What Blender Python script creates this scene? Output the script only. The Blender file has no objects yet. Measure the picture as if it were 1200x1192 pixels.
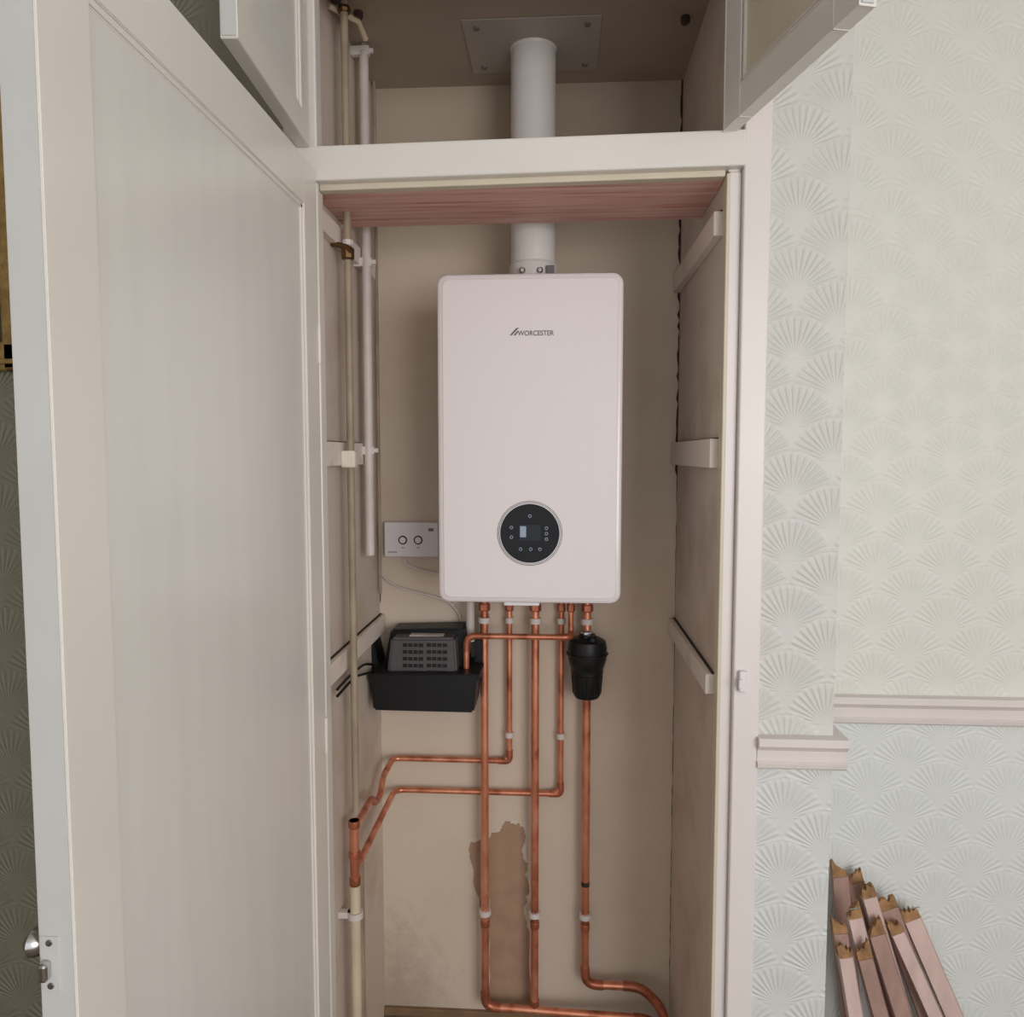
import bpy, bmesh, math, random
from mathutils import Vector, Matrix, Euler
random.seed(4)
F=900.0
CZ=1.545
ROT=Euler((math.radians(90-4.07),0,math.radians(3.5)),'XYZ').to_matrix()
CAM=Vector((0,0,CZ))
def ray(px,py): return ROT@Vector(((px-600)/F,-(py-596)/F,-1))
def U(px,py,y):
    d=ray(px,py); return CAM+d*(y/d.y)
def UX(px,py,x):
    d=ray(px,py); return CAM+d*(x/d.x)
def lin(c):
    return tuple(((v/255)/12.92 if v/255<=.04045 else ((v/255+.055)/1.055)**2.4) for v in c)+(1,)
# ---------------------------------------------------------------- materials
class NT:
    def __init__(s,name):
        s.m=bpy.data.materials.new(name); s.m.use_nodes=True
        s.n=s.m.node_tree.nodes; s.l=s.m.node_tree.links; s.b=s.n['Principled BSDF']
    def link(s,a,b): s.l.new(a,b)
    def math(s,op,a,b=None,c=None):
        n=s.n.new('ShaderNodeMath'); n.operation=op
        for i,v in enumerate((a,b,c)):
            if v is None: continue
            if isinstance(v,(int,float)): n.inputs[i].default_value=v
            else: s.link(v,n.inputs[i])
        return n.outputs[0]
    def coord(s,scale=(1,1,1)):
        t=s.n.new('ShaderNodeTexCoord'); m=s.n.new('ShaderNodeMapping')
        m.inputs['Scale'].default_value=scale; s.link(t.outputs['Object'],m.inputs[0]); return m.outputs[0]
    def noise(s,scale,detail=4,vec=None,rough=.5):
        n=s.n.new('ShaderNodeTexNoise'); n.inputs['Scale'].default_value=scale; n.inputs['Detail'].default_value=detail
        n.inputs['Roughness'].default_value=rough
        s.link(vec if vec else s.coord(),n.inputs['Vector']); return n.outputs['Fac']
    def ramp(s,fac,stops):
        r=s.n.new('ShaderNodeValToRGB'); e=r.color_ramp.elements
        while len(e)<len(stops): e.new(.5)
        for i,(p,c) in enumerate(stops): e[i].position=p; e[i].color=c
        s.link(fac,r.inputs[0]); return r.outputs[0]
    def mix(s,fac,a,b):
        m=s.n.new('ShaderNodeMix'); m.data_type='RGBA'
        for i,v in ((0,fac),(6,a),(7,b)):
            if isinstance(v,(int,float,tuple)): m.inputs[i].default_value=v
            else: s.link(v,m.inputs[i])
        return m.outputs[2]
    def bump(s,h,dist=.002,st=.5):
        b=s.n.new('ShaderNodeBump'); b.inputs['Distance'].default_value=dist; b.inputs['Strength'].default_value=st
        s.link(h,b.inputs['Height']); s.link(b.outputs[0],s.b.inputs['Normal'])
def mk(name,c,rough=.5,var=.06,scale=12,metal=0,bump=0,stretch=(1,1,1),coat=0,spec=.5):
    t=NT(name); c1=lin(c); k=1-var; k2=1+var*.6
    v=t.coord(stretch); f=t.noise(scale,5,v)
    t.link(t.ramp(f,[(.3,tuple(x*k for x in c1[:3])+(1,)),(.7,tuple(min(1,x*k2) for x in c1[:3])+(1,))]),t.b.inputs['Base Color'])
    t.b.inputs['Roughness'].default_value=rough; t.b.inputs['Metallic'].default_value=metal
    t.b.inputs['Coat Weight'].default_value=coat; t.b.inputs['Specular IOR Level'].default_value=spec
    if bump: t.bump(t.noise(scale*5,4,v),.002,bump)
    return t.m
def wallpaper(name,c,strength=.8,w=.150,h=.062,ox=0):
    t=NT(name); tc=t.n.new('ShaderNodeTexCoord'); sp=t.n.new('ShaderNodeSeparateXYZ'); t.link(tc.outputs['Object'],sp.inputs[0])
    X,Z=sp.outputs[0],sp.outputs[2]; R=w*.53
    X=t.math('ADD',X,10.03+ox); Z=t.math('ADD',Z,10.0)
    zz=t.math('DIVIDE',Z,h); kf=t.math('FLOOR',zz); fr=t.math('MULTIPLY',t.math('FRACT',zz),h)
    res=None
    for j in range(2):
        zj=t.math('ADD',fr,j*h)
        par=t.math('MULTIPLY',t.math('MODULO',t.math('ADD',kf,100-j),2.0),.5)
        xj=t.math('MULTIPLY',t.math('SUBTRACT',t.math('FRACT',t.math('ADD',t.math('DIVIDE',X,w),par)),.5),w)
        d=t.math('DIVIDE',t.math('SQRT',t.math('ADD',t.math('MULTIPLY',xj,xj),t.math('MULTIPLY',zj,zj))),R)
        a=t.math('ARCTAN2',xj,zj)
        rid=t.math('ADD',t.math('MULTIPLY',t.math('COSINE',t.math('MULTIPLY',a,34)),.5),.5)
        rid=t.math('POWER',rid,1.3)
        env=t.math('MULTIPLY',t.math('MINIMUM',t.math('MAXIMUM',t.math('MULTIPLY',t.math('SUBTRACT',d,.14),2.2),0),1.0),
              t.math('MINIMUM',t.math('MAXIMUM',t.math('MULTIPLY',t.math('SUBTRACT',1.0,d),9),0),1.0))
        dome=t.math('MULTIPLY',t.math('SUBTRACT',1.0,d),.28)
        hgt=t.math('ADD',t.math('MULTIPLY',rid,env),dome)
        ins=t.math('LESS_THAN',d,1.0)
        if res is None: res=hgt
        else: res=t.math('ADD',t.math('MULTIPLY',hgt,ins),t.math('MULTIPLY',res,t.math('SUBTRACT',1.0,ins)))
    c1=lin(c); f=t.noise(3,3)
    base=t.ramp(f,[(.3,tuple(x*.97 for x in c1[:3])+(1,)),(.7,c1)])
    t.link(base,t.b.inputs['Base Color'])
    t.b.inputs['Roughness'].default_value=.5
    fine=t.noise(350,2)
    t.bump(t.math('ADD',res,t.math('MULTIPLY',fine,.12)),.0022,strength)
    return t.m
M={}
M['paper']=wallpaper('wallpaper_embossed',(221,220,213),.5)
M['paper_pil']=wallpaper('wallpaper_embossed_pilaster',(211,210,206),.72,ox=.04)
M['paper_low']=wallpaper('wallpaper_embossed_lower',(218,221,218),.5)
M['paper_pil_low']=wallpaper('wallpaper_embossed_pilaster_lower',(213,215,213),.7,ox=.04)
M['paper_shaded']=wallpaper('wallpaper_embossed_olive_shaded',(140,136,119),.7)  # same wallpaper, olive and darkened: shade behind the open door in the colour
M['gloss']=mk('white_gloss_paint',(228,223,216),.3,.04,4,bump=.06)
M['gloss_panel']=mk('white_gloss_panel',(223,220,216),.28,.035,3,bump=.12,stretch=(8,8,.6))
M['gloss_edge']=mk('grey_white_edge_paint',(202,202,200),.4,.04,6,bump=.1)
M['pinkwhite']=mk('architrave_paint',(227,219,217),.35,.03,5,bump=.05)
M['cream']=mk('cream_bead_paint',(210,200,179),.4,.06,9,bump=.08)
M['dado']=mk('dado_paint',(223,215,212),.35,.04,9,bump=.05)
M['boiler']=mk('boiler_white_enamel',(229,221,221),.25,.01,2,coat=.15)
M['boiler_edge']=mk('boiler_edge_grey',(204,197,198),.35,.01,2)
M['grey']=mk('logo_grey',(105,101,101),.4,.02,3)
M['black']=mk('black_plastic',(20,20,22),.45,.1,20,spec=.35)
M['glass']=mk('black_glass',(7,8,12),.1,.02,4,spec=.3)
M['screen']=mk('screen_slate',(30,36,46),.2,.02,4,spec=.3)
M['icon']=mk('icon_light',(150,165,185),.4,.02,4)
M['pump']=mk('charcoal_plastic',(84,80,82),.5,.06,20)
M['slot']=mk('slot_black',(10,10,11),.6,.02,4)
M['plastic']=mk('white_plastic',(226,221,224),.35,.02,5)
M['clip']=mk('clip_plastic',(214,206,201),.45,.03,8)
M['flue']=mk('flue_white',(220,215,211),.35,.03,5)
M['plate']=mk('flue_plate_grey',(168,162,155),.5,.05,6)
M['oldpipe']=mk('old_painted_pipe',(160,144,124),.5,.22,14,bump=.2)
M['skirt']=mk('alcove_skirting_brown',(132,104,78),.6,.2,14,bump=.2)
M['whitepipe']=mk('pipe_white_paint',(210,200,194),.45,.10,14,bump=.1)
M['creampipe']=mk('pipe_cream_paint',(210,194,168),.45,.10,10,bump=.1)
M['brass']=mk('tarnished_brass',(110,84,52),.4,.3,30,metal=.8)
M['chrome']=mk('chrome',(200,200,200),.2,.03,6,metal=1)
M['gold']=mk('gilt_frame',(168,138,82),.45,.3,60,metal=.2,bump=.8)
M['canvas']=mk('canvas_dark',(60,58,44),.7,.3,10)
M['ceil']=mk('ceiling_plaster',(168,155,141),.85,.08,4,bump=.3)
M['roomceil']=mk('room_ceiling',(230,228,222),.85,.02,4)
M['floor']=mk('carpet_brown',(120,104,90),.9,.2,60,bump=.4)
M['dirt']=mk('dark_gap_dirt',(64,50,42),.9,.4,60)
M['bare']=mk('bare_brown_plaster',(168,138,114),.85,.12,18,bump=.4)
M['torn']=mk('torn_paper_edge',(214,202,185),.8,.06,30,bump=.3)
M['pinkwood']=mk('pink_painted_timber',(210,184,177),.5,.12,12,bump=.15,stretch=(3,3,1))
M['pinkdark']=mk('pink_timber_side',(168,136,125),.6,.18,12,bump=.15,stretch=(3,3,1))
M['brokenwood']=mk('splintered_wood',(158,120,82),.85,.4,60,bump=.8)
t=NT('copper'); f=t.noise(22,5,t.coord((1,1,.6)))
t.link(t.ramp(f,[(.28,lin((150,84,60))),(.46,lin((216,138,106))),(.7,lin((240,172,140)))]),t.b.inputs['Base Color'])
t.b.inputs['Metallic'].default_value=.65; t.b.inputs['Roughness'].default_value=.36; M['copper']=t.m
M['copper_d']=mk('copper_fitting',(186,112,84),.4,.35,40,metal=.6)
def plaster(name,c,stain,amt=.5,sc=2.2,lo=.50,hi=.75):
    t=NT(name); v=t.coord(); a=t.noise(sc,6,v,.6); b=t.noise(45,5,v,.65)
    base=t.ramp(t.noise(1.3,3,v),[(.3,tuple(x*.93 for x in lin(c)[:3])+(1,)),(.7,lin(c))])
    m1=t.math('MULTIPLY',t.ramp(a,[(lo,(0,0,0,1)),(hi,(1,1,1,1))]),amt)
    c2=t.mix(m1,base,lin(stain))
    m2=t.math('MULTIPLY',t.ramp(b,[(.62,(0,0,0,1)),(.75,(1,1,1,1))]),.35)
    c3=t.mix(m2,c2,lin(tuple(int(x*.75) for x in c)))
    t.link(c3,t.b.inputs['Base Color']); t.b.inputs['Roughness'].default_value=.7
    t.bump(t.math('ADD',b,a),.002,.35); return t,c3
t,c3=plaster('alcove_back_plaster',(216,200,182),(196,172,147),.45)
sp=t.n.new('ShaderNodeSeparateXYZ'); tc=t.n.new('ShaderNodeTexCoord'); t.link(tc.outputs['Object'],sp.inputs[0])
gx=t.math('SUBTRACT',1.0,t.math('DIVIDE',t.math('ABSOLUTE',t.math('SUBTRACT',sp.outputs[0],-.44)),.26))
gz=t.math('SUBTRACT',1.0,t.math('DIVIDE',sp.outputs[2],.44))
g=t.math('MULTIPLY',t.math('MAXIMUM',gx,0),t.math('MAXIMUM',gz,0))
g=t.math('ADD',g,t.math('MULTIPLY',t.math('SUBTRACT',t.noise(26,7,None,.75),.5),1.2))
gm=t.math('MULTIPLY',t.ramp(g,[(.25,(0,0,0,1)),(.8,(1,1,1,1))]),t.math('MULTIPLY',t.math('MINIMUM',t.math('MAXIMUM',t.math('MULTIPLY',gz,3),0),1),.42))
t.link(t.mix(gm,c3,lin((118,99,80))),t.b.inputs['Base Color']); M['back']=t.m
M['back_shaded']=plaster('alcove_back_plaster_shaded',(186,170,151),(166,146,124),.5)[0].m  # darker copy of the back plaster; upper alcove's dimness put into the colour
M['side']=plaster('alcove_side_board',(214,200,187),(172,142,122),.55,4.0,.5,.72)[0].m
M['batten']=plaster('batten_paint',(232,220,209),(160,130,108),.5,9,.58,.75)[0].m
t=NT('pink_board'); v=t.coord((.8,14,14)); f=t.noise(5,6,v,.6)
t.link(t.ramp(f,[(.28,lin((176,108,102))),(.42,lin((218,164,155))),(.6,lin((228,188,178))),(.75,lin((236,212,202)))]),t.b.inputs['Base Color'])
t.b.inputs['Roughness'].default_value=.6; M['pinkboard']=t.m
# ---------------------------------------------------------------- geometry helpers
def link(ob,parent=None):
    bpy.context.scene.collection.objects.link(ob)
    if parent: ob.parent=parent
    return ob
def empty(name):
    e=bpy.data.objects.new(name,None); e.empty_display_size=.05; return link(e)
def from_bm(name,bm,mat,parent=None,smooth=False):
    bmesh.ops.recalc_face_normals(bm,faces=bm.faces)
    me=bpy.data.meshes.new(name); bm.to_mesh(me); bm.free(); me.materials.append(M[mat])
    for p in me.polygons: p.use_smooth=smooth
    return link(bpy.data.objects.new(name,me),parent)
def box(name,x0,x1,y0,y1,z0,z1,mat,parent=None,bev=.0015,tilt=0):
    bm=bmesh.new(); bmesh.ops.create_cube(bm,size=1)
    for v in bm.verts:
        v.co=Vector((x0+(x1-x0)*(v.co.x+.5),y0+(y1-y0)*(v.co.y+.5),z0+(z1-z0)*(v.co.z+.5)))
        v.co.z-=tilt*(x1-v.co.x)
    if bev: bmesh.ops.bevel(bm,geom=bm.edges[:],offset=bev,segments=2,affect='EDGES',profile=.5)
    return from_bm(name,bm,mat,parent)
def prism(name,pts,vec,mat,parent=None,bev=0):
    bm=bmesh.new(); vs=[bm.verts.new(p) for p in pts]; f=bm.faces.new(vs)
    r=bmesh.ops.extrude_face_region(bm,geom=[f])
    bmesh.ops.translate(bm,vec=Vector(vec),verts=[g for g in r['geom'] if isinstance(g,bmesh.types.BMVert)])
    if bev: bmesh.ops.bevel(bm,geom=bm.edges[:],offset=bev,segments=2,affect='EDGES')
    return from_bm(name,bm,mat,parent)
def fillet(pts,r,n=7):
    pts=[Vector(p) for p in pts]; out=[pts[0]]; arcs=[]
    for i in range(1,len(pts)-1):
        a,b,c=pts[i-1],pts[i],pts[i+1]; d1=(a-b); d2=(c-b); rr=min(r,d1.length*.48,d2.length*.48)
        d1.normalize(); d2.normalize(); p=b+d1*rr; q=b+d2*rr; arc=[]
        for k in range(n+1):
            s=k/n; arc.append(p*(1-s)**2+b*2*s*(1-s)+q*s*s)
        out+=arc; arcs.append([p+d1*.014]+arc+[q+d2*.014])
    out.append(pts[-1]); return out,arcs
def tube(name,pts,r,mat,parent=None,res=6):
    cu=bpy.data.curves.new(name,'CURVE'); cu.dimensions='3D'; cu.bevel_depth=r; cu.bevel_resolution=res; cu.use_fill_caps=True
    s=cu.splines.new('POLY'); s.points.add(len(pts)-1)
    for i,p in enumerate(pts): s.points[i].co=(p[0],p[1],p[2],1)
    ob=bpy.data.objects.new(name,cu); bpy.context.scene.collection.objects.link(ob)
    bpy.context.view_layer.update()
    me=bpy.data.meshes.new_from_object(ob.evaluated_get(bpy.context.evaluated_depsgraph_get()))
    bpy.data.objects.remove(ob); me.materials.clear(); me.materials.append(M[mat])
    for p in me.polygons: p.use_smooth=True
    return link(bpy.data.objects.new(name,me),parent)
def pipe(name,pts,r,mat,parent=None,fr=.03,fit=True,fitmat='copper_d'):
    p,arcs=fillet(pts,fr); tube(name,p,r,mat,parent)
    if fit:
        for i,a in enumerate(arcs): tube(name+'_elbow_%d'%(i+1),a,r*1.17,fitmat,parent)
def lathe(name,c,axis,prof,mat,parent=None,seg=48,smooth=True):
    ax=Vector(axis).normalized(); q=Vector((0,0,1)).rotation_difference(ax).to_matrix()
    bm=bmesh.new(); rings=[]
    for r,h in prof:
        rings.append([bm.verts.new(Vector(c)+q@Vector((max(r,1e-4)*math.cos(2*math.pi*i/seg),max(r,1e-4)*math.sin(2*math.pi*i/seg),h))) for i in range(seg)])
    for a,b in zip(rings,rings[1:]):
        for i in range(seg): bm.faces.new((a[i],a[(i+1)%seg],b[(i+1)%seg],b[i]))
    bm.faces.new(rings[0]); bm.faces.new(rings[-1])
    ob=from_bm(name,bm,mat,parent,smooth)
    if smooth:
        m=ob.modifiers.new('es','EDGE_SPLIT'); m.split_angle=math.radians(35)
    return ob
def rrloft(name,x0,x1,z0,z1,rad,loops,mat,parent=None,seg=8):
    bm=bmesh.new(); rings=[]
    for ins,y in loops:
        r=max(rad-ins,.001); ring=[]
        for cx,cz,a0 in ((x1-ins-r,z1-ins-r,0),(x0+ins+r,z1-ins-r,90),(x0+ins+r,z0+ins+r,180),(x1-ins-r,z0+ins+r,270)):
            for k in range(seg+1):
                a=math.radians(a0+90*k/seg); ring.append(bm.verts.new((cx+r*math.cos(a),y,cz+r*math.sin(a))))
        rings.append(ring)
    n=len(rings[0])
    for a,b in zip(rings,rings[1:]):
        for i in range(n): bm.faces.new((a[i],a[(i+1)%n],b[(i+1)%n],b[i]))
    bm.faces.new(rings[0]); bm.faces.new(rings[-1])
    ob=from_bm(name,bm,mat,parent,True); m=ob.modifiers.new('es','EDGE_SPLIT'); m.split_angle=math.radians(30)
    return ob
def text(name,s,size,loc,mat,parent):
    cu=bpy.data.curves.new(name,'FONT'); cu.body=s; cu.size=size; cu.extrude=.0003; cu.align_x='LEFT'; cu.align_y='CENTER'; cu.offset=.0003
    ob=bpy.data.objects.new(name,cu); bpy.context.scene.collection.objects.link(ob); bpy.context.view_layer.update()
    me=bpy.data.meshes.new_from_object(ob.evaluated_get(bpy.context.evaluated_depsgraph_get())); bpy.data.objects.remove(ob)
    me.transform(Matrix.Translation(loc)@Matrix.Rotation(math.radians(90),4,'X')@Matrix.Scale(.90,4,(1,0,0))); me.materials.clear(); me.materials.append(M[mat])
    return link(bpy.data.objects.new(name,me),parent)
# ---------------------------------------------------------------- room shell
YF=1.45; YB=2.0; YR=1.71
XL=U(444,600,YB).x; XR=U(793,600,YB).x
CEIL=U(620,99,YB).z; RC=2.665
XO=U(893,600,YF).x
XP=U(984,600,YF).x
XFR=U(862,600,YF).x
XFL=U(380,600,YF).x
DZ=U(940,866,YF-.02).z
ZR1=U(868,155,YF).z; ZR0=U(862,200,YF).z
TL=.014
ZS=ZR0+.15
wb=box('wall_back',XL-.1,XR+.1,YB,YB+.1,0,ZS,'back',bev=0)
box('wall_back_upper',XL-.1,XR+.1,YB,YB+.1,ZS,CEIL+.1,'back_shaded',bev=0)
def torn(name,pp,y,mat,jit):
    pts=[]; n=len(pp)
    for i in range(n):
        a=Vector(pp[i]); b=Vector(pp[(i+1)%n])
        for k in range(5):
            s=k/5; q=a*(1-s)+b*s; pts.append(U(q.x+random.uniform(-jit,jit),q.y+random.uniform(-jit,jit),y))
    for p in pts: p.y=y
    prism(name,pts,(0,.0015,0),mat,wb)
patch=[(550,988),(572,982),(588,972),(592,963),(604,966),(614,968),(616,984),(611,1000),(618,1012),(616,1030),(622,1045),(612,1064),(620,1090),(622,1180),(574,1182),(574,1090),(560,1052),(553,1020)]
torn('torn_paper',[(x+(6 if x>590 else -2),y-(3 if y<1000 else 0)) for x,y in patch],1.9985,'torn',2)
torn('bare_patch',patch,1.9975,'bare',2)
wl=box('wall_alcove_left',XL-.04,XL,YF+.03,YB,0,CEIL,'side',bev=0)
wr=box('wall_alcove_right',XR,XR+.04,YF+.03,YB,0,CEIL,'side',bev=0)
box('ceiling_alcove',XL-.04,XR+.04,YF+.0,YB,CEIL,CEIL+.04,'ceil',bev=0)
def crack(name,x,sx,z0,z1,parent,w=.006):
    bm=bmesh.new(); prev=None; n=70
    for i in range(n+1):
        z=z0+(z1-z0)*i/n; ww=w*random.uniform(.1,1)
        a=bm.verts.new((x,YB-.001,z)); b=bm.verts.new((x+sx*ww,YB-.001,z)); 
        if prev: bm.faces.new((prev[0],prev[1],b,a))
        prev=(a,b)
    from_bm(name,bm,'dirt',parent)
crack('corner_gap_right',XR,-1,1.49,CEIL,wb,.007)
crack('corner_gap_left',XL,1,1.15,CEIL,wb,.003)
crack('corner_gap_low',XR,-1,.1,1.49,wb,.002)
zt=U(797,325,1.98).z
for nm,z0,z1,y0 in (('top',zt-.035,zt+.01,1.485),('middle',U(800,545,1.9).z,U(800,518,1.9).z,1.485),('bottom',U(787,726,1.98).z-.04,U(787,726,1.98).z,1.485)):
    box('batten_'+nm,XR-.018,XR,y0,1.995,z0,z1,'batten',wr,.002)
    box('batten_gap_'+nm,XR-.006,XR-.0005,y0,1.995,z1,z1+.002,'dirt',wr,0)
zt=U(432,310,1.9).z
for nm,z0,z1,y0,y1 in (('top',zt-.03,zt+.01,1.49,1.93),('middle',U(400,545,1.7).z,U(400,519,1.7).z,1.49,1.80),('bottom',U(445,722,1.97).z-.045,U(445,722,1.97).z,1.49,1.995)):
    box('batten_'+nm,XL,XL+.016,y0,y1,z0,z1,'batten',wl,.002)
    box('batten_gap_'+nm,XL+.0005,XL+.006,y0,y1,z1,z1+.002,'dirt',wl,0)
box('shelf_board',XL+.001,XR-.001,YF+.028,1.716,ZR0-.006,ZR0+.018,'pinkboard',bev=.001,tilt=.006)
box('wall_front_left',-1.75,XL-.041,YF,YF+.09,0,RC,'paper_shaded',bev=0)
box('wall_front_right_upper',XO-.005,XP,YF,YR+.04,DZ-.03,RC,'paper_pil',bev=0)
box('wall_front_right_lower',XO-.005,XP,YF,YR+.04,0,DZ-.03,'paper_pil_low',bev=0)
box('wall_recess_upper',XP,2.3,YR,YR+.08,DZ-.03,RC,'paper',bev=0)
box('wall_recess_lower',XP,2.3,YR,YR+.08,0,DZ-.03,'paper_low',bev=0)
box('wall_right',2.3,2.38,-2.5,YR+.08,0,RC,'paper',bev=0)
box('wall_left',-1.83,-1.75,-2.5,YF+.09,0,RC,'paper_shaded',bev=0)
box('floor',-1.83,2.38,-2.5,YB+.1,-.06,0,'floor',bev=0)
box('ceiling',-1.83,2.38,-2.5,YR+.08,RC,RC+.06,'roomceil',bev=0)
box('wall_front_top',XL-.041,XO,YF,YF+.03,CEIL-.005,RC,'paper',bev=0)
def dado(name,x0,x1,yw,parent=None):
    h=.066; pr=[(0,0),(-.024,0),(-.027,-.004),(-.027,-.014),(-.020,-.020),(-.014,-.026),(-.013,-.046),(-.019,-.050),(-.017,-.058),(-.008,-.064),(0,-h)]
    return prism(name,[(x0,yw+a,DZ+b) for a,b in pr],(x1-x0,0,0),'dado',parent)
dado('trim_1',XO-.002,XP+.022,YF-.0005)
pr=[(0,0),(.022,0),(.025,-.004),(.025,-.014),(.018,-.020),(.012,-.026),(.011,-.046),(.017,-.050),(.008,-.064),(0,-.066)]
prism('trim_2',[(XP+a,YF,DZ+b) for a,b in pr],(0,YR-YF,0),'dado')
dado('trim_3',XP,2.3,YR)
box('baseboard_recess',XP,2.3,YR-.018,YR,0,.12,'gloss',bev=.003)
box('baseboard_pilaster',XO,XP,YF-.018,YF,0,.12,'gloss',bev=.003)
box('baseboard_alcove',XL,XR,YB-.012,YB,0,.022,'skirt',bev=.002)
# frame
fr=empty('cupboard_frame')
box('architrave_right',XFR,XO,YF-.012,YF+.03,0,RC-.05,'pinkwhite',fr,.003)
box('stop_bead_right',XR+.002,XFR,YF+.003,YF+.03,0,ZR0,'pinkwhite',fr,.003)
box('stop_lip_right',XR-.003,XR+.004,YF-.001,YF+.03,0,ZR0-.004,'cream',fr,.002)
box('stop_bead_upper',XR+.0,XFR,YF+.005,YF+.03,ZR0,CEIL,'gloss',fr,.003)
box('jamb_left',XL-.041,XFL-.001,YF-.004,YF+.03,0,CEIL,'gloss',fr,.003)
box('cross_rail',XFL-.04,XFR+.002,YF-.016,YF+.027,ZR0+.004,ZR1,'gloss',fr,.004,TL)
box('cross_rail_bead',XFL,XR-.004,YF+.004,YF+.026,ZR0-.008,ZR0+.004,'cream',fr,.002,TL)
box('head_rail',XFL-.02,XFR,YF-.012,YF+.028,CEIL-.06,CEIL-.006,'gloss',fr,.003)
c=U(871,799,YF-.02)
box('ball_catch_body',c.x-.008,c.x+.008,YF-.024,YF-.012,c.z-.02,c.z+.02,'plastic',fr,.003)
box('ball_catch_keep',c.x-.010,c.x-.002,YF-.030,YF-.022,c.z-.012,c.z+.006,'plastic',fr,.002)
# ---------------------------------------------------------------- doors
def panel_door(name,H,D,z0,z1,th,side,st_free,st_hinge,rail_t,rail_b,smat='gloss',pmat='gloss_panel',edge='gloss_edge'):
    e=empty(name); H=Vector((H[0],H[1],0)); D=Vector((D[0],D[1],0)); u=(D-H); L=u.length; u.normalize()
    n=Vector((-u.y,u.x,0))*side
    def blk(nm,a,b,za,zb,f0,f1,mat,bev=.0012):
        bm=bmesh.new(); bmesh.ops.create_cube(bm,size=1)
        for v in bm.verts:
            s=a+(b-a)*(v.co.x+.5); t=f0+(f1-f0)*(v.co.y+.5); z=za+(zb-za)*(v.co.z+.5)
            v.co=H+u*s+n*t; v.co.z=z
        if bev: bmesh.ops.bevel(bm,geom=bm.edges[:],offset=bev,segments=2,affect='EDGES')
        return from_bm(nm,bm,mat,e)
    blk('hinge_stile',0,st_hinge,z0,z1,-th,0,smat)
    blk('lock_stile',L-st_free,L-.001,z0,z1,-th,0,smat)
    blk('edge_lipping',L-.001,L+.001,z0+.003,z1-.003,-th+.003,-.002,edge,0)
    blk('top_rail',st_hinge-.002,L-st_free+.002,z1-rail_t,z1-.0002,-th,-.0002,smat)
    blk('bottom_rail',st_hinge-.002,L-st_free+.002,z0,z0+rail_b,-th,-.0002,smat)
    blk('panel',st_hinge-.003,L-st_free+.003,z0+rail_b-.003,z1-rail_t+.003,-th+.008,-.006,pmat,0)
    w=.009
    blk('bead_top',st_hinge-.002,L-st_free+.002,z1-rail_t-w,z1-rail_t+.002,-.012,-.0035,smat,.002)
    blk('bead_bottom',st_hinge-.002,L-st_free+.002,z0+rail_b-.002,z0+rail_b+w,-.012,-.0035,smat,.002)
    blk('bead_hinge',st_hinge-.002,st_hinge+w,z0+rail_b,z1-rail_t,-.012,-.0035,smat,.002)
    return e,H,u,n,L
xd=XFL+.001
yfree=UX(66,600,xd).y
zd1=ZR0+.012
md=panel_door('door_1',(xd,YF-.018),(xd,yfree),.015,zd1,.036,1,UX(127,600,xd).y-yfree,.070,zd1-UX(358,240,xd).z,.12)
e=md[0]
kz=U(22,1128,yfree).z
lathe('knob_rose',(xd-.036,yfree+.03,kz),(-1,0,0),[(0,0),(.016,0),(.016,.003),(.007,.006),(.006,.012),(.012,.018),(.014,.025),(.009,.031),(0,.033)],'chrome',e)
box('latch_plate',xd-.032,xd-.014,yfree-.0025,yfree-.0005,kz-.026,kz+.028,'gloss_edge',e,.0005)
box('latch_bolt',xd-.030,xd-.021,yfree-.012,yfree-.002,kz-.012,kz+.006,'chrome',e,.003)
for k in (-.02,.022): lathe('plate_screw',(xd-.023,yfree-.0025,kz+k),(0,-1,0),[(.0035,0),(.003,.001),(0,.0012)],'chrome',e,12)
for zz in (.3,1.0,1.75):
    tube('hinge_%d'%int(zz*10),[(xd+.001,YF-.018,zz-.035),(xd+.001,YF-.018,zz+.035)],.003,'gloss',e)
zu=U(362,177,YF).z
dl=panel_door('door_2',(XFL-.010,YF-.018),(UX(282,40,-.438).x,1.06),zu,CEIL-.03,.024,1,.06,.05,.05,.05)
zu2=U(862,153,YF-.02).z
hr=U(848,150,YF-.018)
dd=ray(1008,5); k=(zu2-CZ)/dd.z; fe=CAM+dd*k
dr=panel_door('door_3',(hr.x,YF-.020),(fe.x,fe.y),zu2,CEIL-.03,.022,-1,.06,.06,.05,.055,'gloss','cream')
# ---------------------------------------------------------------- boiler
b=empty('wall_mounted_boiler'); Yb=1.66
x0=U(513,520,Yb).x; x1=U(729.5,520,Yb).x; z1=U(621,320,Yb).z; z0=U(621,707,Yb).z
rrloft('casing',x0+.002,x1-.002,z0+.002,z1-.002,.022,[(0,1.985),(0,Yb+.03)],'boiler_edge',b)
rrloft('front_panel_rim',x0,x1,z0,z1,.024,[(0,Yb+.05),(0,Yb+.006),(.0015,Yb+.003)],'boiler_edge',b)
rrloft('front_panel',x0+.003,x1-.003,z0+.003,z1-.003,.022,[(0,Yb+.01),(0,Yb+.004),(.001,Yb+.0015),(.004,Yb)],'boiler',b)
rrloft('front_panel_face',x0+.011,x1-.011,z0+.011,z1-.011,.016,[(0,Yb+.002),(0,Yb-.0004),(.0015,Yb-.0014)],'boiler',b)
dc=U(621,625,Yb)
lathe('dial_surround',(dc.x,Yb-.0012,dc.z),(0,-1,0),[(.0715,0),(.0715,.0010),(.0710,.0014),(0,.0014)],'plastic',b,96)
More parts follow.
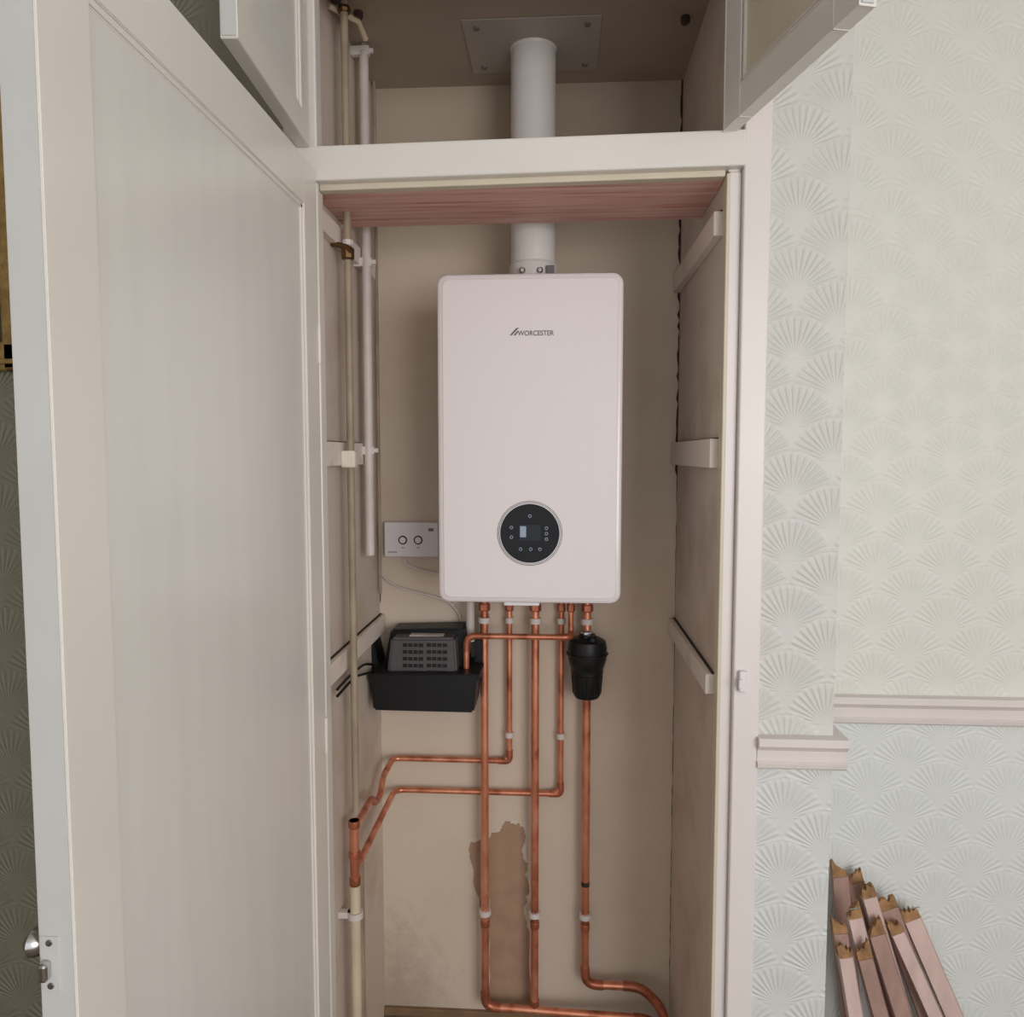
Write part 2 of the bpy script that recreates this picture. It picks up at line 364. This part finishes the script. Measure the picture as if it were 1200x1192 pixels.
for i,(ra,rb) in enumerate(((.0705,.0692),(.0676,.0663))):
    y_=Yb-.0026-.0010*i
    lathe('dial_ring_%d'%i,(dc.x,y_,dc.z),(0,-1,0),[(ra,0),(ra,.0004),(0,.0004)],'grey',b,96)
    lathe('dial_ring_gap_%d'%i,(dc.x,y_-.0004,dc.z),(0,-1,0),[(rb,0),(rb,.0004),(0,.0004)],'plastic',b,96)
lathe('dial_glass',(dc.x,Yb-.0043,dc.z),(0,-1,0),[(.0640,0),(.0640,.0015),(.0630,.0025),(0,.0028)],'glass',b,96)
yy=Yb-.0078
box('display',dc.x-.024,dc.x+.024,yy,yy+.002,dc.z-.016,dc.z+.020,'screen',b,.0005)
box('display_glint',dc.x-.021,dc.x-.008,yy-.0004,yy+.0005,dc.z-.008,dc.z+.016,'icon',b,.0002)
for ax,az in ((-.040,.013),(-.040,-.008),(.036,.012),(.036,0),(.036,-.012),(-.02,-.034),(.002,-.034),(.022,-.034),(0,.038)):
    lathe('icon_ring',(dc.x+ax,yy+.002,dc.z+az),(0,-1,0),[(.0036,0),(.0036,.0018),(0,.0018)],'icon',b,16)
    lathe('icon_centre',(dc.x+ax,yy+.0003,dc.z+az),(0,-1,0),[(.0024,0),(.0024,.0004),(0,.0004)],'glass',b,16)
lg=U(607,391,Yb)
text('logo_text','WORCESTER',.0145,Vector((lg.x,Yb-.0016,lg.z)),'grey',b)
prism('logo_mark_1',[(lg.x-.018,Yb-.0016,lg.z-.004),(lg.x-.013,Yb-.0016,lg.z-.004),(lg.x+.003,Yb-.0016,lg.z+.013),(lg.x-.004,Yb-.0016,lg.z+.011)],(0,-.0004,0),'grey',b)
prism('logo_mark_2',[(lg.x-.010,Yb-.0016,lg.z-.004),(lg.x-.005,Yb-.0016,lg.z-.004),(lg.x+.001,Yb-.0016,lg.z+.004),(lg.x-.001,Yb-.0016,lg.z+.006)],(0,-.0004,0),'grey',b)
box('drip_lip',U(590,700,Yb).x,U(632,700,Yb).x,Yb+.01,Yb+.05,z0-.008,z0+.004,'plastic',b,.002)
# flue
fl=empty('boiler_flue'); fx=U(625,100,1.83).x; fy=1.83
lathe('flue_pipe',(fx,fy,z1),(0,0,1),[(.0515,0),(.0515,CEIL-z1-.001)],'flue',fl,64)
lathe('flue_collar',(fx,fy,z1-.003),(0,0,1),[(.056,0),(.056,.055),(.0535,.06),(.0515,.062)],'flue',fl,64)
lathe('flue_base',(fx,fy,z1-.003),(0,0,1),[(.068,0),(.068,.012),(.06,.018),(.056,.02)],'flue',fl,64)
for sx in (-.022,.018):
    lathe('collar_screw',(fx+sx,fy-.053,z1+.032),(0,-1,0),[(.007,0),(.007,.006),(.004,.009),(0,.009)],'chrome',fl,20)
box('flue_label',fx+.032,fx+.050,fy-.054,fy-.04,z1+.022,z1+.044,'grey',fl,.001)
pw=.150
box('ceiling_plate',fx-pw,fx+pw,1.70,1.93,CEIL-.003,CEIL-.0005,'plate',fl,.001)
for sx in (-.12,.12):
    for y in (1.73,1.90): lathe('plate_screw',(fx+sx,y,CEIL-.003),(0,0,-1),[(.007,0),(.006,.004),(0,.005)],'grey',fl,16)
lathe('plate_ring',(fx,fy,CEIL-.003),(0,0,-1),[(.054,0),(.053,.004),(.052,.006)],'flue',fl,48)
# ---------------------------------------------------------------- copper pipes
cp=empty('copper_pipework'); yp=1.95; yq=1.975
zb=z0-.001
def X(px,y,py=900): return U(px,py,y).x
def Z(py,y,px=600): return U(px,py,y).z
xA=X(568,yp); xB=X(597,yq); xC=X(627,yp); xD=X(657,yq); xE=X(687,yp)
zlow=Z(1181,yp); xlim=XR-.030
pipe('pipe_a',[(xA,yp,zb),(xA,yp,zlow),(xlim-.03,yp-.02,zlow),(xlim,1.85,zlow)],.0105,'copper',cp,.028)
tube('pipe_c',[(xC,yp,zb),(xC,yp,zlow)],.0105,'copper',cp)
lathe('tee_c',(xC,yp,zlow),(0,0,1),[(.0125,0),(.0125,.025)],'copper_d',cp,24)
zm=Z(1156,yp,740)
pipe('pipe_e',[(xE,yp,zb),(xE,yp,zm),(X(755,yp),yp,zm),(xlim,1.88,zm-.012),(xlim+.004,1.80,.03)],.0105,'copper',cp,.035)
xw=XL+.036
zu_=Z(890,yq,520); zv_=Z(928,yq,560)
yL=UX(411,700,xw).y
pipe('pipe_b',[(xB,yq,zb),(xB,yq,zu_),(xw,yq,zu_),(xw,1.86,zu_),(xw,1.83,zu_-.035),(xw,1.77,zu_-.03),(xw,1.74,zu_+.0),(xw,yL,zu_)],.0075,'copper',cp,.022,False)
tube('elbow_b',fillet([(xB,yq,zu_+.03),(xB,yq,zu_),(xB-.03,yq,zu_)],.012)[0],.009,'copper_d',cp)
pipe('pipe_d',[(xD,yq,zb),(xD,yq,zv_),(xw+.004,yq,zv_),(xw+.004,yL,zv_)],.0075,'copper',cp,.03,False)
tube('elbow_d',fillet([(xD,yq,zv_+.03),(xD,yq,zv_),(xD-.03,yq,zv_)],.012)[0],.009,'copper_d',cp)
tube('riser_joint',[(xw,yL,zv_-.03),(xw,yL,zu_+.02)],.0105,'copper',cp)
for z in (zv_-.03,zu_+.012,zv_+.03): lathe('solder_ring',(xw,yL,z-.008),(0,0,1),[(.012,0),(.0125,.003),(.0125,.013),(.012,.016)],'copper_d',cp,24)
xF=X(668,1.93); tube('pipe_gas_stub',[(xF,1.93,zb),(xF,1.93,Z(742,1.93))],.0075,'copper',cp)
yd=1.885; zh=Z(746,yd)
pipe('discharge',[(xF,1.93,zh),(xF,yd,zh),(X(547,yd),yd,zh),(X(547,yd),yd,Z(786,yd))],.0075,'copper',cp,.026)
for i,(x,y,r) in enumerate(((xA,yp,.0105),(xB,yq,.0075),(xC,yp,.0105),(xD,yq,.0075),(xF,1.93,.0075),(xE,yp,.0105))):
    lathe('nut_%d'%i,(x,y,Z(716,y)),(0,0,1),[(r*1.3,0),(r*1.45,.003),(r*1.45,.017),(r*1.3,.02)],'copper_d',cp,6,False)
def clip(x,y,z,r,nm='clip'):
    lathe(nm+'_ring',(x,y,z-.007),(0,0,1),[(r*1.5,0),(r*1.5,.014)],'clip',cp,24)
    box(nm+'_foot',x-r*.9,x+r*.9,y,YB-.0005,z-.006,z+.006,'clip',cp,.001)
for x,y,py,r in ((xA,yp,727,.0105),(xB,yq,727,.0075),(xC,yp,727,.0105),(xD,yq,727,.0075),(xE,yp,727,.0105),(xB,yq,861,.0075),(xD,yq,861,.0075),(xA,yp,1070,.0105),(xC,yp,1070,.0105),(xE,yp,1070,.0105)):
    clip(x,y,Z(py,y),r)
for x in (xA,xC,xE):
    lathe('joint',(x,yp,Z(1078,yp)-.02),(0,0,1),[(.0118,0),(.0122,.002),(.0122,.016),(.0118,.018)],'copper_d',cp,24)
lathe('pipe_tide_mark',(xE,yp,Z(1035,yp)),(0,0,1),[(.0109,0),(.0109,.012)],'dirt',cp,24)
# ---------------------------------------------------------------- magnetic filter
mf=empty('magnetic_filter'); yf=1.93
xm=X(688,yf,780); zt=Z(743,yf,688); zb2=Z(818,yf,688); H=zt-zb2
lathe('filter_body',(xm,yf,zb2),(0,0,1),[(.010,0),(.030,.003),(.034,.010),(.037,H*.38),(.041,H*.40),(.041,H*.48),(.043,H*.50),(.049,H*.62),(.050,H*.80),(.046,H*.90),(.034,H*.94),(.022,H*.95),(.020,H)],'black',mf,48)
for i in range(12):
    a=2*math.pi*i/12; 
    tube('filter_rib_%d'%i,[(xm+.034*math.cos(a),yf+.034*math.sin(a),zb2+.012),(xm+.0375*math.cos(a),yf+.0375*math.sin(a),zb2+H*.37)],.0025,'black',mf,2)
tube('filter_band',[(xm+.0505*math.cos(2*math.pi*i/40),yf+.0505*math.sin(2*math.pi*i/40),zb2+H*.70) for i in range(41)],.003,'black',mf,3)
lathe('filter_top_nut',(xm,yf,zt-.004),(0,0,1),[(.016,0),(.016,.010),(.010,.014)],'chrome',mf,6,False)
lathe('filter_cap',(xm+.012,yf-.026,zt-.012),(0,0,1),[(.012,0),(.012,.010),(.009,.013),(0,.014)],'black',mf,20)
# ---------------------------------------------------------------- control box
sb=empty('wireless_receiver_box'); ys=1.972
sx0=X(450,ys,632); sx1=X(514,ys,632); sz1=Z(612,ys,480); sz0=Z(653,ys,480)
rrloft('box_body',sx0,sx1,sz0,sz1,.004,[(0,YB),(0,ys+.003),(.002,ys)],'plastic',sb,4)
for px in (472,490):
    c=U(px,633,ys); lathe('button_rim',(c.x,ys,c.z),(0,-1,0),[(.0115,0),(.0115,.0015),(0,.0015)],'black',sb,32)
    lathe('button_face',(c.x,ys-.0015,c.z),(0,-1,0),[(.0085,0),(.008,.002),(0,.0025)],'plastic',sb,32)
    box('button_led',c.x-.003,c.x+.003,ys-.001,ys+.001,c.z-.021,c.z-.019,'grey',sb,0)
c=U(505,621,ys); box('box_badge',c.x-.007,c.x+.007,ys-.001,ys+.001,c.z-.004,c.z+.004,'grey',sb,0)
c=U(460,647,ys); box('box_label',c.x-.012,c.x+.012,ys-.001,ys+.001,c.z-.001,c.z+.001,'grey',sb,0)
# ---------------------------------------------------------------- condensate pump
cpn=empty('condensate_pump')
def P(px,py,y): return U(px,py,y)
yA=1.83
prism('pump_reservoir',[P(434,793,yA),P(559,793,yA),P(555,836,yA),P(437,833,yA)],(0,.155,0),'black',cpn,.005)
prism('reservoir_rim',[P(431,790,yA-.004),P(562,791,yA-.004),P(561,800,yA-.004),P(432,799,yA-.004)],(0,.165,0),'black',cpn,.003)
prism('pump_shroud_back',[P(447,790,1.905),P(549,790,1.905),P(544,736,1.905),P(458,738,1.905)],(0,.080,0),'black',cpn,.005)
ym=1.855
prism('pump_cover',[P(453,793,ym),P(536,793,ym),P(533,748,ym),P(458,748,ym)],(0,.11,0),'pump',cpn,.006)
for col in (472,500):
    for r in range(5):
        p=P(col,756+r*8,ym); q=P(col+24,756+r*8,ym)
        box('vent_slot',p.x,q.x,ym-.0008,ym+.002,p.z-.0045,p.z+.0045,'slot',cpn,0)
        for k in (1,2,3):
            xx=p.x+(q.x-p.x)*k/4; box('vent_bar',xx-.001,xx+.001,ym-.0015,ym,p.z-.0045,p.z+.0045,'pump',cpn,0)
ztop=P(500,748,ym).z
box('top_label',P(478,745,ym).x,P(518,745,ym).x,ym+.02,ym+.048,ztop-.001,ztop+.0012,'clip',cpn,0)
prism('side_bracket',[P(556,750,1.94),P(568,748,1.94),P(566,800,1.94),P(556,800,1.94)],(0,.05,0),'black',cpn,.003)
prism('left_bracket',[P(429,756,1.9),P(437,752,1.9),P(446,790,1.9),P(434,800,1.9)],(0,.08,0),'black',cpn,.003)
tube('pump_lead',fillet([(XL+.02,1.53,Z(812,1.53)),(XL+.022,1.62,Z(795,1.62)),(XL+.02,1.75,Z(781,1.75)),(P(434,779,1.86).x+.01,1.86,P(434,779,1.86).z)],.04)[0],.003,'black',cpn)
tube('pump_lead_b',fillet([(XL+.02,1.53,Z(820,1.53)),(XL+.022,1.66,Z(796,1.66)),(P(434,787,1.86).x+.01,1.86,P(434,787,1.86).z)],.04)[0],.003,'black',cpn)
cw=empty('condensate_pipe'); xx=X(551,1.94,720)
tube('waste',[(xx,1.94,z0-.001),(xx,1.94,Z(752,1.94))],.011,'whitepipe',cw)
cb=empty('power_cable')
tube('cable_a',fillet([U(440,648,1.99),U(442,668,1.99),U(462,688,1.99),U(500,697,1.99),U(525,704,1.99),U(538,718,1.99),U(541,733,1.99)],.05)[0],.0032,'whitepipe',cb)
tube('cable_b',fillet([U(473,654,1.99),U(476,662,1.99),U(492,668,1.99),U(511,672,1.992),U(545,678,1.994)],.03)[0],.003,'clip',cb)
# ---------------------------------------------------------------- old pipes at left
op=empty('old_heating_pipe')
xo=XL+.034; yo=UX(412,600,xo).y
zj=zu_+.025
tube('riser',[(xo,yo,zj),(xo,yo,CEIL-.002)],.0078,'oldpipe',op)
tube('lower_cream_pipe',[(xw,yL,.02),(xw,yL,zv_-.039)],.0115,'creampipe',op)
z=U(404,1045,1.68).z
lathe('cream_pipe_clip',(xw,yL,z),(0,0,1),[(.017,0),(.017,.014)],'clip',op,24); box('cream_clip_foot',XL,xw,yL-.008,yL+.008,z,z+.014,'clip',op,.001)
tube('lower_brown_pipe',[(xw-.012,yL+.09,.02),(xw-.012,yL+.09,zv_-.02)],.0085,'oldpipe',op)
z=UX(404,290,xo).z
lathe('valve_body',(xo,yo,z-.02),(0,0,1),[(.010,0),(.014,.003),(.014,.022),(.010,.026)],'brass',op,8,False)
tube('valve_tail',[(XL+.004,yo-.01,z+.012),(xo,yo-.01,z+.004),(xo+.012,yo-.012,z-.004)],.006,'brass',op)
lathe('valve_top',(xo,yo,z+.008),(0,0,1),[(.008,0),(.011,.002),(.011,.012),(.006,.014)],'clip',op,8,False)
z=UX(412,538,xo).z; box('riser_clip',XL+.016,xo+.012,yo-.012,yo+.012,z-.018,z+.018,'batten',op,.003)
lathe('ceiling_nut',(xo,yo,CEIL-.03),(0,0,1),[(.012,0),(.014,.006),(.012,.012)],'brass',op,8,False)
wp=empty('old_white_pipe'); xq=XL+.030; yw=UX(432,500,xq).y
tube('white_riser',[(xq,yw,UX(435,650,xq).z),(xq,yw,UX(429,66,xq).z)],.0105,'whitepipe',wp)
tube('white_riser_top',[(xq,yw,UX(429,66,xq).z),(xq,yw,CEIL-.002)],.007,'oldpipe',wp)
for py in (310,528,72):
    z=UX(432,py,xq).z; box('riser_clip_%d'%py,XL,xq+.013,yw-.008,yw+.008,z-.010,z+.010,'clip',wp,.002)
    box('clip_lug_%d'%py,xq+.012,xq+.022,yw-.004,yw+.004,z-.005,z+.005,'clip',wp,.001)
tube('thin_riser',[(XL+.012,1.955,UX(440,700,XL+.012).z),(XL+.012,1.955,CEIL-.002)],.004,'oldpipe',wp)
br=empty('pipe_bracket')
for x,y in ((XL+.02,1.60),(XL+.05,1.66),(XR-.035,1.60),(XR-.04,1.72)):
    lathe('bolt',(x,y,CEIL),(0,0,-1),[(.010,0),(.010,.012),(.006,.016),(0,.017)],'dirt',br,8,False)
tube('bracket_strap',[(XL+.005,1.60,CEIL-.02),(XL+.05,1.66,CEIL-.02),(XL+.055,1.70,CEIL-.035)],.006,'creampipe',br)
# ---------------------------------------------------------------- gilt picture frame
gf=empty('gilt_picture_frame'); pz1=U(10,72,YF-.03).z; pz0=U(10,434,YF-.03).z; px1=U(23,300,YF-.03).x+.008; px0=px1-.5
w=.055
for nm,a in (('left',(px0,px0+w,pz0,pz1)),('right',(px1-w,px1,pz0,pz1)),('top',(px0,px1,pz1-w,pz1)),('bottom',(px0,px1,pz0,pz0+w))):
    box('frame_'+nm,a[0],a[1],YF-.028,YF-.001,a[2],a[3],'gold',gf,.006)
for nm,a in (('left',(px0+.012,px0+.022,pz0+.012,pz1-.012)),('right',(px1-.022,px1-.012,pz0+.012,pz1-.012)),('top',(px0+.012,px1-.012,pz1-.022,pz1-.012)),('bottom',(px0+.012,px1-.012,pz0+.012,pz0+.022))):
    box('moulding_'+nm,a[0],a[1],YF-.034,YF-.026,a[2],a[3],'gold',gf,.003)
box('canvas',px0+w-.005,px1-w+.005,YF-.014,YF-.004,pz0+w-.005,pz1-w+.005,'canvas',gf,0)
# ---------------------------------------------------------------- pink timber offcuts
tb=empty('timber_offcut_bundle')
def plank(i,top,yt,bot,yb,w,d,mat):
    T=U(top[0],top[1],yt); B=U(bot[0],bot[1],yb)
    dr_=(B-T).normalized(); L=(T.z-.004)/(-dr_.z); B=T+dr_*L
    sx=Vector((1,0,0)); sx=(sx-dr_*sx.dot(dr_)).normalized(); sy=dr_.cross(sx).normalized()
    bm=bmesh.new(); bmesh.ops.create_cube(bm,size=1)
    for v in bm.verts:
        v.co=T+dr_*(L*(.5-v.co.z))+sx*(v.co.x*w)+sy*(v.co.y*d)
    bmesh.ops.bevel(bm,geom=bm.edges[:],offset=.0015,segments=1,affect='EDGES')
    from_bm('plank_%d'%i,bm,mat,tb)
    bm=bmesh.new(); n=9; rows=[]; sl=random.uniform(-.018,.018)
    tips=[random.uniform(.001,.012)+.014+sl*(k/(n-1)-.5)*2 for k in range(n)]
    for side in (-.5,.5):
        row=[]
        for k in range(n):
            u=k/(n-1)-.5
            row.append((bm.verts.new(T+sx*(u*w*1.0)+sy*(side*d*1.0)+dr_*.004),bm.verts.new(T+sx*(u*w*1.0)+sy*(side*d*.8)-dr_*(tips[k]+random.uniform(-.003,.003)))))
        rows.append(row)
    for k in range(n-1):
        for row in rows: bm.faces.new((row[k][0],row[k+1][0],row[k+1][1],row[k][1]))
        bm.faces.new((rows[0][k][1],rows[0][k+1][1],rows[1][k+1][1],rows[1][k][1]))
    for k in (0,n-1): bm.faces.new((rows[0][k][0],rows[0][k][1],rows[1][k][1],rows[1][k][0]))
    from_bm('splinter_%d'%i,bm,'brokenwood',tb)
pl=[((984,1026),1.675,(1000,1192),1.67,.034,.014,'pinkdark'),
((1002,1034),1.680,(1040,1192),1.672,.036,.012,'pinkdark'),
((1018,1050),1.645,(1060,1192),1.637,.030,.016,'pinkwood'),
((1041,1064),1.660,(1088,1192),1.652,.040,.012,'pinkdark'),
((1068,1076),1.665,(1118,1192),1.657,.036,.016,'pinkwood'),
((1001,1074),1.600,(1030,1192),1.585,.030,.018,'pinkwood'),
((1027,1094),1.615,(1058,1192),1.60,.034,.016,'pinkdark'),
((984,1092),1.580,(996,1192),1.565,.030,.016,'pinkdark'),
((1051,1092),1.632,(1096,1192),1.622,.028,.016,'pinkwood'),
((1013,1122),1.565,(1032,1192),1.555,.030,.014,'pinkdark'),
((990,1120),1.540,(1002,1192),1.53,.028,.016,'pinkwood')]
for i,p in enumerate(pl): plank(i,*p)
for T,y in (((996,1066),1.585),((1066,1065),1.645)):
    p=U(T[0],T[1],y); tube('nail',[p,p+Vector((.018,-.006,.008))],.0013,'chrome',tb,2)
# put every parent empty at the centre of its own parts (world positions unchanged)
bpy.context.view_layer.update()
for o in list(bpy.context.scene.objects):
    if o.type=='EMPTY':
        pts=[ch.matrix_world@v.co for ch in o.children if ch.type=='MESH' for v in ch.data.vertices]
        lo=Vector([min(p[i] for p in pts) for i in range(3)]); hi=Vector([max(p[i] for p in pts) for i in range(3)])
        c=Vector(((lo.x+hi.x)/2,(lo.y+hi.y)/2,lo.z)); o.location=c
        for ch in o.children: ch.matrix_parent_inverse=Matrix.Translation(-c)
# ---------------------------------------------------------------- lights, world, camera
w=bpy.data.worlds.new('world'); bpy.context.scene.world=w; w.use_nodes=True
w.node_tree.nodes['Background'].inputs[0].default_value=(.97,.975,.995,1); w.node_tree.nodes['Background'].inputs[1].default_value=1.04
def area(name,loc,tgt,sx,sy,e,col):
    l=bpy.data.lights.new(name,'AREA'); l.shape='RECTANGLE'; l.size=sx; l.size_y=sy; l.energy=e; l.color=col
    o=link(bpy.data.objects.new(name,l)); o.location=loc; o.rotation_euler=(Vector(tgt)-Vector(loc)).to_track_quat('-Z','Y').to_euler(); return o
area('window_light',(1.7,-1.7,1.6),(0,1.5,1.2),1.8,1.5,58,(1,.985,.975))
cam=bpy.data.cameras.new('camera'); co=link(bpy.data.objects.new('camera',cam)); co.location=CAM; co.rotation_euler=ROT.to_euler()
cam.sensor_width=36; cam.sensor_fit='HORIZONTAL'; cam.lens=27; cam.clip_start=.02
bpy.context.scene.camera=co
bpy.context.scene.view_settings.view_transform='Standard'
bpy.context.scene.view_settings.look='None'
